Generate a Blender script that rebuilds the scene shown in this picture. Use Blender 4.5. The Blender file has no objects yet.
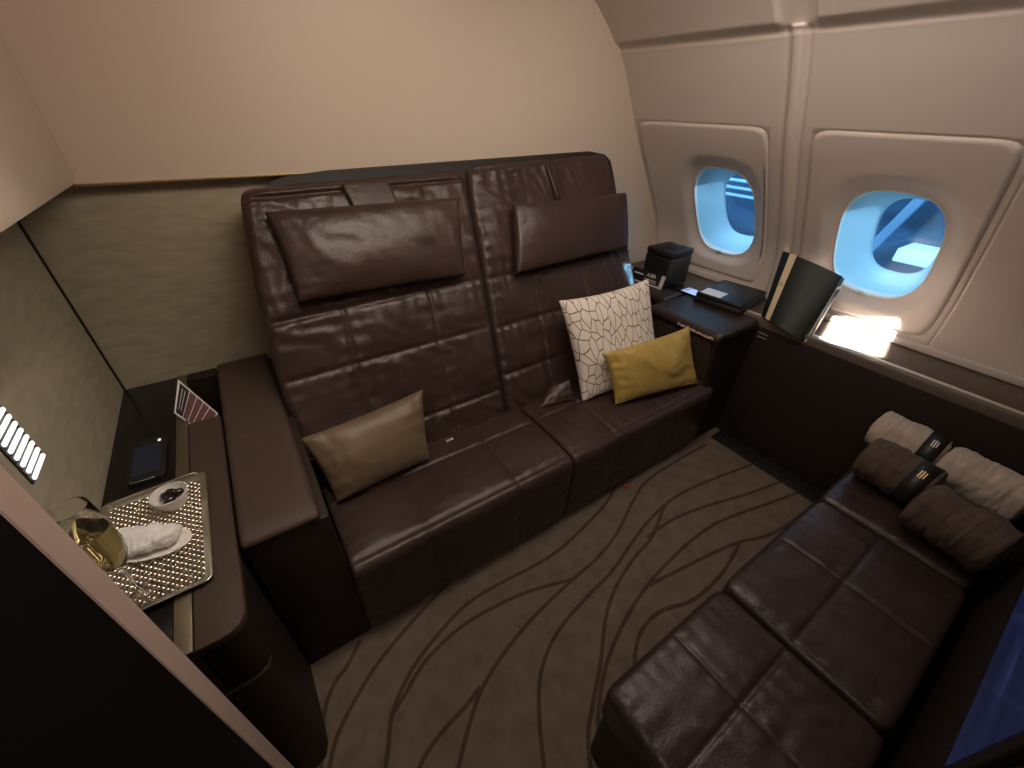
import bpy, bmesh, math, random
from mathutils import Vector, Matrix, noise
random.seed(7)
S = bpy.context.scene
COL = S.collection
V = Vector

# ------------------------------------------------------------------ object helpers
def link(o, parent=None):
    COL.objects.link(o)
    if parent is not None:
        o.parent = parent
    return o

def tag(o, label=None, cat=None, group=None, kind=None):
    if label: o['label'] = label
    if cat: o['category'] = cat
    if group: o['group'] = group
    if kind: o['kind'] = kind
    return o

def thing(name, label, cat, loc=(0, 0, 0), group=None):
    o = bpy.data.objects.new(name, None)
    o.empty_display_size = .05
    COL.objects.link(o)
    o.location = loc
    return tag(o, label, cat, group)

def rel(parent):
    return V(parent.location) if parent is not None and parent.parent is None else (V((0, 0, 0)) if parent is None else V(root_of(parent).location))

def root_of(o):
    while o.parent: o = o.parent
    return o

def mesh(name, verts, faces, mats, parent=None, smooth=True, mi=None, edges=()):
    """verts are in world coordinates; roots sit at their own location, so subtract it"""
    off = V(root_of(parent).location) if parent is not None else V((0, 0, 0))
    me = bpy.data.meshes.new(name)
    me.from_pydata([tuple(V(v) - off) for v in verts], list(edges), faces)
    if not isinstance(mats, (list, tuple)): mats = [mats]
    for m in mats: me.materials.append(m)
    if mi:
        for p, i in zip(me.polygons, mi): p.material_index = i
    if smooth:
        for p in me.polygons: p.use_smooth = True
    me.update()
    o = bpy.data.objects.new(name, me)
    return link(o, parent)

def from_bm(name, bm, mats, parent=None, smooth=True, recalc=True):
    off = V(root_of(parent).location) if parent is not None else V((0, 0, 0))
    if recalc: bmesh.ops.recalc_face_normals(bm, faces=bm.faces)
    for v in bm.verts: v.co -= off
    me = bpy.data.meshes.new(name)
    bm.to_mesh(me); bm.free()
    if not isinstance(mats, (list, tuple)): mats = [mats]
    for m in mats: me.materials.append(m)
    if smooth:
        for p in me.polygons: p.use_smooth = True
    o = bpy.data.objects.new(name, me)
    if smooth and len(me.polygons) < 4000:
        for e in me.edges: pass
        try: me.set_sharp_from_angle(angle=math.radians(50))
        except Exception: pass
    return link(o, parent)

def box_bm(bm, lo, hi, bev=0, seg=3, M=None):
    lo = V(lo); hi = V(hi)
    r = bmesh.ops.create_cube(bm, size=1)
    vs = r['verts']
    for v in vs:
        v.co = V(((lo.x + hi.x) / 2 + v.co.x * (hi.x - lo.x), (lo.y + hi.y) / 2 + v.co.y * (hi.y - lo.y), (lo.z + hi.z) / 2 + v.co.z * (hi.z - lo.z)))
    if bev > 0:
        es = list({e for v in vs for e in v.link_edges})
        g = bmesh.ops.bevel(bm, geom=es, offset=bev, segments=seg, affect='EDGES', profile=.5)
        vs = list({v for f in g['faces'] for v in f.verts} | {v for v in vs if v.is_valid})
    if M is not None:
        done = set()
        stack = [v for v in vs if v.is_valid]
        seen = set(stack)
        while stack:
            v = stack.pop()
            for e in v.link_edges:
                w = e.other_vert(v)
                if w not in seen: seen.add(w); stack.append(w)
        for v in seen: v.co = M @ v.co
    return bm

def box(name, lo, hi, mat, parent=None, bev=.004, seg=3, M=None):
    bm = bmesh.new(); box_bm(bm, lo, hi, bev, seg, M)
    return from_bm(name, bm, mat, parent)

def prism(name, pts, z0, z1, mat, parent=None, bev=0, seg=3, axis='z', M=None):
    """extrude a polygon (list of 2D points) between z0 and z1 along an axis"""
    bm = bmesh.new()
    def P(a, b, c):
        return V((a, b, c)) if axis == 'z' else (V((a, c, b)) if axis == 'y' else V((c, a, b)))
    b = [bm.verts.new(P(x, y, z0)) for x, y in pts]
    t = [bm.verts.new(P(x, y, z1)) for x, y in pts]
    n = len(pts)
    bm.faces.new(b[::-1]); bm.faces.new(t)
    for i in range(n): bm.faces.new((b[i], b[(i + 1) % n], t[(i + 1) % n], t[i]))
    if bev:
        es = [e for e in bm.edges if (e.verts[0] in t and e.verts[1] in t)]
        bmesh.ops.bevel(bm, geom=es, offset=bev, segments=seg, affect='EDGES', profile=.5)
    if M is not None:
        for v in bm.verts: v.co = M @ v.co
    return from_bm(name, bm, mat, parent)

def rrect(x0, y0, x1, y1, r, n=6):
    pts = []
    for cx, cy, a in ((x1 - r, y1 - r, 0), (x0 + r, y1 - r, 90), (x0 + r, y0 + r, 180), (x1 - r, y0 + r, 270)):
        for i in range(n + 1):
            t = math.radians(a + 90 * i / n)
            pts.append((cx + r * math.cos(t), cy + r * math.sin(t)))
    return pts

def tube(name, pts, rad, mat, parent=None, n=8, closed=False, sub=0):
    pts = [V(p) for p in pts]
    if sub: pts = smooth_poly(pts, sub, closed)
    verts, faces = [], []
    N = len(pts)
    up = V((0, 0, 1))
    for i, p in enumerate(pts):
        a = pts[(i - 1) % N] if (i or closed) else pts[0]
        b = pts[(i + 1) % N] if (i < N - 1 or closed) else pts[-1]
        t = (b - a).normalized()
        u = t.cross(up)
        if u.length < .05: u = t.cross(V((1, 0, 0)))
        u.normalize(); w = t.cross(u)
        for k in range(n):
            an = 2 * math.pi * k / n
            verts.append(p + rad * (math.cos(an) * u + math.sin(an) * w))
    for i in range(N if closed else N - 1):
        for k in range(n):
            a, b = i * n + k, i * n + (k + 1) % n
            c, d = ((i + 1) % N) * n + (k + 1) % n, ((i + 1) % N) * n + k
            faces.append((a, b, c, d))
    if not closed:
        faces.append(tuple(range(n))[::-1]); faces.append(tuple((N - 1) * n + k for k in range(n)))
    return mesh(name, verts, faces, mat, parent)

def smooth_poly(P, sub, closed=False):
    out = []
    n = len(P)
    rng = range(n) if closed else range(n - 1)
    for i in rng:
        p0 = P[(i - 1) % n] if (closed or i > 0) else P[0]
        p1 = P[i]; p2 = P[(i + 1) % n]
        p3 = P[(i + 2) % n] if (closed or i < n - 2) else P[-1]
        for k in range(sub):
            t = k / sub
            out.append(.5 * ((2 * p1) + (p2 - p0) * t + (2 * p0 - 5 * p1 + 4 * p2 - p3) * t * t + (3 * p1 - p0 - 3 * p2 + p3) * t ** 3))
    if not closed: out.append(P[-1])
    return out

def lathe(name, prof, center, mat, parent=None, n=40, sx=1, sy=1, rot=0, mi=None):
    c = V(center); verts, faces = [], []
    cr, sr = math.cos(rot), math.sin(rot)
    m = len(prof)
    for r, z in prof:
        for k in range(n):
            a = 2 * math.pi * k / n
            x, y = r * math.cos(a) * sx, r * math.sin(a) * sy
            verts.append(c + V((x * cr - y * sr, x * sr + y * cr, z)))
    for i in range(m - 1):
        for k in range(n):
            faces.append((i * n + k, i * n + (k + 1) % n, (i + 1) * n + (k + 1) % n, (i + 1) * n + k))
    if prof[0][0] > 1e-4: faces.append(tuple(range(n))[::-1])
    if prof[-1][0] > 1e-4: faces.append(tuple((m - 1) * n + k for k in range(n)))
    bm = bmesh.new()
    vv = [bm.verts.new(v) for v in verts]
    for f in faces: bm.faces.new([vv[i] for i in f])
    bmesh.ops.remove_doubles(bm, verts=bm.verts, dist=1e-5)
    return from_bm(name, bm, mat, parent)

def text(name, body, size, M, mat, parent=None, ext=.0004, align='CENTER'):
    cu = bpy.data.curves.new(name, 'FONT')
    cu.body = body; cu.size = size; cu.extrude = ext
    cu.align_x = align; cu.align_y = 'CENTER'
    cu.materials.append(mat)
    t = bpy.data.objects.new(name + '_curve', cu)
    COL.objects.link(t)
    bpy.context.view_layer.update()
    me = bpy.data.meshes.new_from_object(t.evaluated_get(bpy.context.evaluated_depsgraph_get()))
    bpy.data.objects.remove(t)
    off = V(root_of(parent).location) if parent else V((0, 0, 0))
    me.transform(Matrix.Translation(-off) @ M)
    o = bpy.data.objects.new(name, me)
    return link(o, parent)

def frame(o, xdir, ydir):
    x = V(xdir).normalized(); z = x.cross(V(ydir)).normalized(); y = z.cross(x)
    return Matrix(((x.x, y.x, z.x, o[0]), (x.y, y.y, z.y, o[1]), (x.z, y.z, z.z, o[2]), (0, 0, 0, 1)))

# ------------------------------------------------------------------ materials
MATS = {}
def mat(name, color, rough=.5, metal=0, bump=None, var=None, spec=.5, trans=0, ior=1.45, emit=None, coat=0, sheen=0, aniso=None):
    m = bpy.data.materials.new(name); m.use_nodes = True
    nt = m.node_tree; b = nt.nodes['Principled BSDF']
    b.inputs['Base Color'].default_value = (*color, 1)
    b.inputs['Roughness'].default_value = rough
    b.inputs['Metallic'].default_value = metal
    b.inputs['Specular IOR Level'].default_value = spec
    b.inputs['IOR'].default_value = ior
    b.inputs['Transmission Weight'].default_value = trans
    b.inputs['Coat Weight'].default_value = coat
    b.inputs['Sheen Weight'].default_value = sheen
    if emit:
        b.inputs['Emission Color'].default_value = (*emit[0], 1)
        b.inputs['Emission Strength'].default_value = emit[1]
    tc = nt.nodes.new('ShaderNodeTexCoord')
    if var:   # (scale, amount, stretch)
        mp = nt.nodes.new('ShaderNodeMapping'); mp.inputs['Scale'].default_value = var[2] if len(var) > 2 else (1, 1, 1)
        nz = nt.nodes.new('ShaderNodeTexNoise'); nz.inputs['Scale'].default_value = var[0]; nz.inputs['Detail'].default_value = 5
        mx = nt.nodes.new('ShaderNodeMix'); mx.data_type = 'RGBA'
        c2 = var[3] if len(var) > 3 else tuple(c * (1 - var[1]) for c in color)
        c1 = tuple(min(1, c * (1 + var[1])) for c in color)
        mx.inputs[6].default_value = (*c2, 1); mx.inputs[7].default_value = (*c1, 1)
        rp = nt.nodes.new('ShaderNodeMapRange'); rp.inputs[1].default_value = .3; rp.inputs[2].default_value = .7
        nt.links.new(tc.outputs['Object'], mp.inputs[0]); nt.links.new(mp.outputs[0], nz.inputs['Vector'])
        nt.links.new(nz.outputs[0], rp.inputs[0]); nt.links.new(rp.outputs[0], mx.inputs[0]); nt.links.new(mx.outputs[2], b.inputs['Base Color'])
    if bump:
        prev = None
        for (sc, st, *sr) in bump:
            nz = nt.nodes.new('ShaderNodeTexNoise'); nz.inputs['Scale'].default_value = sc; nz.inputs['Detail'].default_value = 4
            mp = nt.nodes.new('ShaderNodeMapping')
            if sr: mp.inputs['Scale'].default_value = sr[0]
            bp = nt.nodes.new('ShaderNodeBump'); bp.inputs['Strength'].default_value = st; bp.inputs['Distance'].default_value = .01
            nt.links.new(tc.outputs['Object'], mp.inputs[0]); nt.links.new(mp.outputs[0], nz.inputs['Vector'])
            nt.links.new(nz.outputs[0], bp.inputs['Height'])
            if prev: nt.links.new(prev.outputs[0], bp.inputs['Normal'])
            prev = bp
        nt.links.new(prev.outputs[0], b.inputs['Normal'])
    return m

def leather(name, c, rough=.42, spec=.45):
    m = mat(name, c, rough, spec=spec, var=(4, .16), bump=[(9, .16), (34, .14), (170, .12)])
    return m

M_leather = leather('chocolate_leather', (.043, .025, .020), .34, .5)
M_leather2 = leather('dark_ottoman_leather', (.034, .021, .019), .33, .5)
M_pad = mat('brown_pad_leather', (.064, .043, .032), .5, bump=[(260, .12)], spec=.35)
M_body = mat('dark_espresso_panel', (.022, .0155, .013), .5, bump=[(300, .08)], spec=.35)
M_shell = mat('seat_shell', (.010, .008, .007), .6, bump=[(300, .06)])
M_thread = mat('stitch_thread', (.11, .07, .05), .6)
M_blackgloss = mat('black_gloss', (.008, .007, .007), .22, spec=.4)
M_black = mat('matte_black', (.006, .006, .006), .6)
M_softblack = mat('black_box_board', (.012, .011, .011), .45)
M_silver = mat('brushed_silver', (.74, .70, .62), .28, 1, bump=[(60, .05, (1, 40, 1))])
M_bronze = mat('bronze_strip', (.27, .22, .16), .38, .85)
M_gold = mat('gold_trim', (.55, .42, .22), .35, 1)
M_wallup = mat('cream_liner', (.60, .515, .42), .42, bump=[(500, .03)], spec=.35)
M_wallwin = mat('window_liner', (.60, .53, .475), .46, bump=[(350, .04)], spec=.35)
M_rim = mat('window_rim', (.70, .68, .62), .3)
M_tunnel = mat('window_tunnel', (.80, .86, .90), .35)
M_doorpaint = mat('door_edge_paint', (.66, .52, .45), .45)
M_white = mat('white_china', (.85, .83, .78), .25)
M_towel = mat('white_terry', (.90, .89, .87), .9, bump=[(240, .5)], sheen=.4)
M_date = mat('dark_dates', (.012, .006, .005), .18, coat=.5)
M_glass = mat('clear_glass', (1, 1, 1), .0, trans=1, ior=1.45)
def pane_mat(name, tint):
    m = bpy.data.materials.new(name); m.use_nodes = True; nt = m.node_tree
    nt.nodes.remove(nt.nodes['Principled BSDF'])
    t = nt.nodes.new('ShaderNodeBsdfTransparent'); t.inputs[0].default_value = (*tint, 1)
    g = nt.nodes.new('ShaderNodeBsdfGlossy'); g.inputs['Roughness'].default_value = .02
    mx = nt.nodes.new('ShaderNodeMixShader'); mx.inputs[0].default_value = .035
    nt.links.new(t.outputs[0], mx.inputs[1]); nt.links.new(g.outputs[0], mx.inputs[2])
    nt.links.new(mx.outputs[0], nt.nodes['Material Output'].inputs[0])
    return m
M_pane = pane_mat('outer_pane_glass', (.97, .99, 1)); M_tint = pane_mat('blue_tinted_pane', (.70, .90, 1))
M_wine = mat('pale_wine', (.86, .76, .40), .0, trans=1, ior=1.33)
M_green = mat('dark_green_pouch', (.006, .011, .009), .5, bump=[(300, .1)], spec=.4)
M_cream = mat('cream_band', (.62, .50, .34), .6)
M_lining = mat('pouch_lining', (.6, .6, .58), .5)
M_paper = mat('white_paper', (.8, .8, .8), .6)
M_gluetxt = mat('pale_lettering', (.75, .72, .66), .5)
M_goldtxt = mat('gold_lettering', (.62, .45, .2), .4, .5)
M_glow = mat('screen_blue', (.02, .03, .08), .2, emit=((.35, .5, 1), 1.0))
M_roll_l = mat('beige_duvet', (.40, .32, .26), .85, bump=[(500, .3), (24, .12)], sheen=.2)
M_roll_d = mat('taupe_duvet', (.068, .044, .030), .85, bump=[(500, .3), (24, .12)], sheen=.03)
M_satin = mat('olive_satin', (.15, .108, .065), .40, bump=[(14, .35), (300, .1)], sheen=.05, spec=.5)
M_yellow = mat('gold_satin', (.44, .315, .085), .29, bump=[(13, .9), (30,.3,(1,1,.2))], sheen=.05, spec=.6)

def fabric_wall():
    m = mat('woven_wall_fabric', (.40, .365, .265), .8, var=(11, .12, (1, 1, 3)), bump=[(140, .35, (1, 1, 7))])
    return m
M_fabric = fabric_wall()

def carpet_mat(name, c):
    m = mat(name, c, .95, var=(14, .16), bump=[(420, .9)], spec=.1)
    return m
M_carpet = carpet_mat('taupe_carpet', (.215, .168, .128))
M_line = carpet_mat('dark_carpet_line', (.100, .072, .052))

def crackle():
    m = mat('cream_gold_crackle', (.75, .70, .62), .6)
    nt = m.node_tree; b = nt.nodes['Principled BSDF']
    tc = nt.nodes.new('ShaderNodeTexCoord'); mp = nt.nodes.new('ShaderNodeMapping')
    mp.inputs['Scale'].default_value = (1.2, .7, 1)
    mp.inputs['Rotation'].default_value = (0, 0, .35)
    vo = nt.nodes.new('ShaderNodeTexVoronoi'); vo.voronoi_dimensions = '2D'; vo.feature = 'DISTANCE_TO_EDGE'; vo.inputs['Scale'].default_value = 25
    sx_ = nt.nodes.new('ShaderNodeSeparateXYZ'); cx_ = nt.nodes.new('ShaderNodeCombineXYZ')
    nz = nt.nodes.new('ShaderNodeTexNoise'); nz.inputs['Scale'].default_value = 5
    md = nt.nodes.new('ShaderNodeMixRGB'); md.blend_type = 'ADD'; md.inputs[0].default_value = .045
    cr = nt.nodes.new('ShaderNodeValToRGB')
    cr.color_ramp.elements[0].position = .034; cr.color_ramp.elements[0].color = (.20, .105, .04, 1)
    cr.color_ramp.elements[1].position = .056; cr.color_ramp.elements[1].color = (.74, .70, .62, 1)
    nt.links.new(tc.outputs['Object'], sx_.inputs[0]); nt.links.new(sx_.outputs[0], cx_.inputs[0]); nt.links.new(sx_.outputs[2], cx_.inputs[1])
    nt.links.new(cx_.outputs[0], mp.inputs[0]); nt.links.new(mp.outputs[0], md.inputs[1])
    nt.links.new(tc.outputs['Object'], nz.inputs[0]); nt.links.new(nz.outputs['Color'], md.inputs[2])
    nt.links.new(md.outputs[0], vo.inputs['Vector']); nt.links.new(vo.outputs[0], cr.inputs[0]); nt.links.new(cr.outputs[0], b.inputs['Base Color'])
    return m
M_crackle = crackle()

# ------------------------------------------------------------------ the setting
PROF = [(0, 2.62), (.78, 2.60), (.95, 2.59), (1.08, 2.545), (1.34, 2.38), (1.6, 2.20), (1.8, 2.09), (1.97, 1.98), (2.13, 1.79), (2.3, 1.5), (2.4, 1.3)]
def _lin(z):
    if z <= 0: return 2.62
    for (a, x0), (b, x1) in zip(PROF, PROF[1:]):
        if z <= b: return x0 + (x1 - x0) * (z - a) / (b - a)
    return PROF[-1][1]
def wx(z):
    return sum(_lin(z + k * .02) for k in range(-3, 4)) / 7

# floor: carpet with swirling lines
def ribbon(P, w):
    P = smooth_poly([V((x, y, 0)) for x, y in P], 8)
    L, Rr = [], []
    for i, p in enumerate(P):
        a = P[max(i - 1, 0)]; b = P[min(i + 1, len(P) - 1)]
        t = (b - a).normalized(); n = V((-t.y, t.x, 0))
        L.append(p + n * w / 2); Rr.append(p - n * w / 2)
    return L, Rr
LINES = [
 [(-.26, .60), (-.216, .743), (-.167, .811), (-.117, .841), (-.05, .9)],
 [(-.25, .56), (-.198, .655), (-.104, .735), (-.005, .796), (.17, .869), (.35, .93)],
 [(-.2, .36), (-.091, .499), (-.025, .617), (.08, .703), (.228, .766), (.379, .803), (.55, .798), (.70, .785), (.837, .787), (1.015, .815), (1.235, .869), (1.4, .95)],
 [(-.025, .617), (.018, .638), (.138, .703), (.3, .735), (.454, .728), (.608, .703), (.805, .641)],
 [(-.1, .35), (-.003, .441), (.09, .479), (.191, .499), (.262, .52)],
 [(0, .28), (.098, .374), (.17, .442), (.269, .515), (.423, .575), (.6, .615), (.801, .642), (.965, .66), (1.136, .704), (1.332, .788), (1.516, .849), (1.806, .86), (2.066, .85)],
 [(.27, .12), (.32, .227), (.389, .344), (.475, .443), (.613, .513), (.803, .551), (.97, .575), (1.156, .627), (1.324, .667), (1.508, .69), (1.679, .682), (1.898, .648), (2.2, .59)],
 [(.38, .05), (.476, .195), (.561, .263), (.667, .336), (.794, .439), (.921, .51), (1.098, .565), (1.256, .594), (1.448, .676), (1.533, .69)],
 [(.46, .1), (.538, .214), (.671, .315), (.838, .388), (1.046, .443), (1.28, .471), (1.513, .477), (1.718, .448), (2.25, .32)],
 [(1.236, .607), (1.451, .602), (1.703, .549), (1.921, .487), (2.25, .42)],
 [(1.046, .443), (1.238, .412), (1.446, .378), (1.592, .345), (1.787, .283), (2.2, .25)],
 [(.72, .2), (.786, .277), (.889, .333), (1.016, .34), (1.153, .298), (1.317, .293), (1.458, .312), (1.592, .345)]]
fv = [(-1.6, -.9, 0), (2.7, -.9, 0), (2.7, 2.1, 0), (-1.6, 2.1, 0), (-1.6, -.9, -.05), (2.7, -.9, -.05), (2.7, 2.1, -.05), (-1.6, 2.1, -.05)]
ff = [(0, 1, 2, 3), (7, 6, 5, 4), (0, 4, 5, 1), (1, 5, 6, 2), (2, 6, 7, 3), (3, 7, 4, 0)]; fm = [0] * 6
for q_, P in enumerate(LINES):
    L, Rr = ribbon(P, .015)
    b = len(fv)
    for l, r in zip(L, Rr): fv += [(l.x, l.y, .0006 + .00025 * q_), (r.x, r.y, .0006 + .00025 * q_)]
    for i in range(len(L) - 1):
        ff.append((b + 2 * i, b + 2 * i + 1, b + 2 * i + 3, b + 2 * i + 2)); fm.append(1)
fl = mesh('floor', fv, ff, [M_carpet, M_line], smooth=False, mi=fm)
tag(fl, 'taupe carpet with dark swirling lines', None, kind='structure')

def struct(o, label=None):
    return tag(o, label, None, kind='structure')

# back wall: fabric panel below, glossy cream liner above and to the right
struct(box('wall_back', (-1.66, 2.0, 0), (2.68, 2.05, 2.4), M_fabric, bev=0), 'olive woven fabric wall behind the sofa')
ZL = 1.462
pts = [(-.60, ZL), (1.935, ZL), (1.935, .0), (2.66, .0)]
pts += [(wx(z) + .05, z) for z in [i * .06 for i in range(1, 40)] if z < 2.38] + [(1.35, 2.4), (-.6, 2.4)]
bm = bmesh.new()
f_ = [bm.verts.new((x, 1.955, z)) for x, z in pts]; b_ = [bm.verts.new((x, 1.995, z)) for x, z in pts]
bm.faces.new(f_); bm.faces.new(b_[::-1])
for i in range(len(pts)):
    j = (i + 1) % len(pts); bm.faces.new((f_[i], f_[j], b_[j], b_[i]))
struct(from_bm('wall_back_upper', bm, M_wallup, smooth=False), 'cream upper liner of the back wall')
struct(box('trim_1', (-.36, 1.949, ZL - .006), (.62, 1.956, ZL + .002), M_gold, bev=.001), 'thin gold trim under the cream liner')

struct(box('wall_left', (-.60, .60, 0), (-.55, 2.0, 1.6), M_fabric, bev=0), 'olive woven fabric wall at the left')
struct(box('trim_2', (-.551, 1.992, .70), (-.544, 2.0, 1.5), M_black, bev=0), 'dark joint in the fabric corner')
# overhanging upper panel on the left
bm = bmesh.new()
prof = [(-.352, 2.4), (-.352, ZL + .03), (-.357, ZL + .006), (-.372, ZL), (-.60, ZL), (-.60, 2.4)]
a_ = [bm.verts.new((x, 1.953, z)) for x, z in prof]; c_ = [bm.verts.new((x - .045, .60, z)) for x, z in prof]
bm.faces.new(a_); bm.faces.new(c_[::-1])
for i in range(len(prof)):
    j = (i + 1) % len(prof); bm.faces.new((a_[i], a_[j], c_[j], c_[i]))
struct(from_bm('wall_left_upper', bm, M_wallup), 'cream overhanging upper panel at the left')

# window wall
def surf(y, z, d=0): return V((wx(z) + d, y, z))
def wall_d(y, z):
    d = 0.0
    # upper liner panel steps in above the horizontal seam
    t = (z - 1.965) / .02
    s = 0 if t < 0 else (1 if t > 1 else t * t * (3 - 2 * t))
    gap = max(0, 1 - ((y - 1.055) / .075) ** 4) if abs(y - 1.055) < .075 else 0
    d -= .022 * s * (1 - gap)
    if abs(z - 1.958) < .012: d += .006 * (1 - abs(z - 1.958) / .012)
    # vertical rib between the window panels
    if z < 1.975:
        u = (y - 1.055)
        d -= .022 * math.exp(-(u / .022) ** 4)
        d += .008 * math.exp(-((abs(u) - .040) / .008) ** 2)
    # seam towards the next panel
    d += .006 * math.exp(-((y - .292) / .004) ** 2) if z < 1.97 else 0
    return d
P1 = (1.142, 1.945, .822, 1.660); P2 = (.310, .975, .822, 1.660)
def axis_vals(lo, hi, step, extra):
    v = set(round(lo + i * step, 4) for i in range(int((hi - lo) / step) + 1)) | set(extra) | {hi}
    v = sorted(v); out = [v[0]]
    for x in v[1:]:
        if x - out[-1] > .0015 or x in extra: out.append(x)
    return out
ys = axis_vals(-.9, 2.0, .02, [P1[0], P1[1], P2[0], P2[1]] + [1.055 + k * .006 for k in range(-13, 14)] + [.292 + k * .003 for k in (-3, -2, -1, 0, 1, 2, 3)])
zs = axis_vals(.0, 2.4, .03, [P1[2], P1[3]] + [1.935 + k * .005 for k in range(0, 12)])
vid, vv, ff = {}, [], []
def gv(i, j):
    if (i, j) not in vid:
        vid[(i, j)] = len(vv); vv.append(surf(ys[i], zs[j], wall_d(ys[i], zs[j])))
    return vid[(i, j)]
for i in range(len(ys) - 1):
    for j in range(len(zs) - 1):
        cy, cz = (ys[i] + ys[i + 1]) / 2, (zs[j] + zs[j + 1]) / 2
        if any(P[0] < cy < P[1] and P[2] < cz < P[3] for P in (P1, P2)): continue
        ff.append((gv(i, j), gv(i, j + 1), gv(i + 1, j + 1), gv(i + 1, j)))
struct(mesh('wall_right', vv, ff, M_wallwin), 'curved cream window wall')
for nm in []: pass

def window(n, P, wy, wz):
    y0, y1, z0, z1 = P
    cy, cz = (y0 + y1) / 2, (z0 + z1) / 2; hw, hh = (y1 - y0) / 2, (z1 - z0) / 2
    ang = [2 * math.pi * k / 120 for k in range(120)]
    for sy in (1, -1):
        for sz in (1, -1): ang.append(math.atan2(sz * hh, sy * hw) % (2 * math.pi))
    ang = sorted(set(round(a, 6) for a in ang))
    def sq(a, cy, cz, hw, hh, n):
        c, s = abs(math.cos(a)), abs(math.sin(a))
        if n is None: r = min(hw / max(c, 1e-9), hh / max(s, 1e-9))
        else: r = ((c / hw) ** n + (s / hh) ** n) ** (-1 / n)
        return cy + r * math.cos(a), cz + r * math.sin(a)
    def ring(cy, cz, hw, hh, n, d): return [(*sq(a, cy, cz, hw, hh, n), d) for a in ang]
    rings = [ring(cy, cz, hw, hh, None, 0), ring(cy, cz, hw - .006, hh - .006, 16, 0), ring(cy, cz, hw - .007, hh - .007, 16, .005),
             ring(cy, cz, hw - .010, hh - .010, 16, .005), ring(cy, cz, hw - .012, hh - .012, 16, -.004), ring(cy, cz, hw - .03, hh - .03, 15, -.004)]
    R0 = dict(hw=.275, hh=.318); R1 = dict(hw=.200, hh=.252)
    # transition from panel centre to window centre
    for k in range(1, 5):
        t = k / 5; h0, h1 = hw - .03, hh - .03
        rings.append([tuple(p * (1 - t) + q * t for p, q in zip(A, B)) for A, B in zip(rings[5], ring(wy, wz, R0['hw'], R0['hh'], 3.4, -.003))])
    for k in range(0, 9):
        t = k / 8; e = t * t * (3 - 2 * t)
        rings.append(ring(wy, wz, R0['hw'] * (1 - t) + R1['hw'] * t, R0['hh'] * (1 - t) + R1['hh'] * t, 3.4 - .4 * t, -.003 + .038 * e ** 1.3))
    nA = len(rings)
    verts, faces = [], []
    def emit(rings, base=0, face_d=None):
        vs = []
        for r in rings:
            for (y, z, d) in r: vs.append(surf(y, z, d))
        return vs
    N = len(ang)
    def strip(m): 
        return [((i) * N + k, (i + 1) * N + k, (i + 1) * N + (k + 1) % N, i * N + (k + 1) % N) for i in range(m - 1) for k in range(N)]
    w = struct(mesh('window_%d' % n, emit(rings), strip(len(rings)), M_wallwin), ['cream window panel nearer the sofa', 'cream window panel nearer the ottoman'][n - 1])
    w['kind'] = 'structure'
    rim = [ring(wy, wz, R1['hw'], R1['hh'], 3, .035), ring(wy, wz, R1['hw'] - .003, R1['hh'] - .003, 3, .031), ring(wy, wz, R1['hw'] - .007, R1['hh'] - .007, 3, .035), ring(wy, wz, R1['hw'] - .008, R1['hh'] - .008, 3, .05)]
    mesh('window_rim', emit(rim), strip(4), M_rim, w)
    # funnel towards the outer pane
    def lerp_ring(t):
        A = ring(wy, wz, R1['hw'] - .006, R1['hh'] - .006, 3, .05)
        B = ring(wy - .03, wz + .03, .135, .185, 2.8, .205)
        return [tuple(p * (1 - t) + q * t for p, q in zip(a, b)) for a, b in zip(A, B)]
    tun = [lerp_ring(k / 6) for k in range(7)]
    mesh('window_tunnel', emit(tun), strip(7), M_tunnel, w)
    lip = [ring(wy - .03, wz + .03, .135, .185, 2.8, .205), ring(wy - .03, wz + .03, .128, .178, 2.8, .213)]
    mesh('outer_frame', emit(lip), strip(2), M_tunnel, w)
    def pane(name, hw_, hh_, d, nn, cy_, cz_, m):
        r = ring(cy_, cz_, hw_, hh_, nn, d)
        # planar pane: tangent plane of the wall at the centre
        c = surf(cy_, cz_, d)
        sl = (wx(cz_ + .2) - wx(cz_ - .2)) / .4
        vs = [V((c.x + sl * (z - cz_), y, z)) for y, z, _ in r]
        o = mesh(name, vs + [v + V((.003, 0, 0)) for v in vs], [tuple(range(N)), tuple(range(2 * N - 1, N - 1, -1))] + [(k, N + k, N + (k + 1) % N, (k + 1) % N) for k in range(N)], m, w, smooth=False)
        return o
    pane('outer_pane', .133, .183, .225, 2.8, wy - .03, wz + .03, M_pane)
    pane('inner_pane', R1['hw'] - .007, R1['hh'] - .007, .046, 3, wy, wz, M_tint)
    lt = surf(wy + .02, wz - R1['hh'] + .012, .018)
    box('shade_latch', lt - V((.008, .022, .006)), lt + V((.008, .022, .006)), mat('pale_latch', (.62, .70, .60), .3), w, bev=.003)
    return w
window(1, P1, 1.433, 1.20)
window(2, P2, .622, 1.20)

struct(box('wall_entry_side', (-1.66, -.96, 0), (-1.6, 2.05, 2.4), M_wallup, bev=0))
struct(box('wall_entry_end', (-1.66, -.96, 0), (2.7, -.9, 2.4), M_wallup, bev=0))
struct(box('ceiling', (-1.6, -.9, 2.36), (2.0, 2.05, 2.40), mat('ceiling_liner', (.5, .42, .35), .7), bev=0))
struct(box('wall_front', (.30, -.36, 0), (2.66, -.30, 2.36), M_body, bev=.002), 'black partition beside the ottoman')
# sliding door leaf near the camera, its painted edge towards the room
dr = struct(box('door_1', (-1.5, .549, 0), (-.302, .598, 2.3), M_black, bev=.001), 'black sliding door leaf')
box('door_edge', (-.302, .547, 0), (-.2985, .600, 2.3), M_doorpaint, dr, bev=.001)

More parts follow.
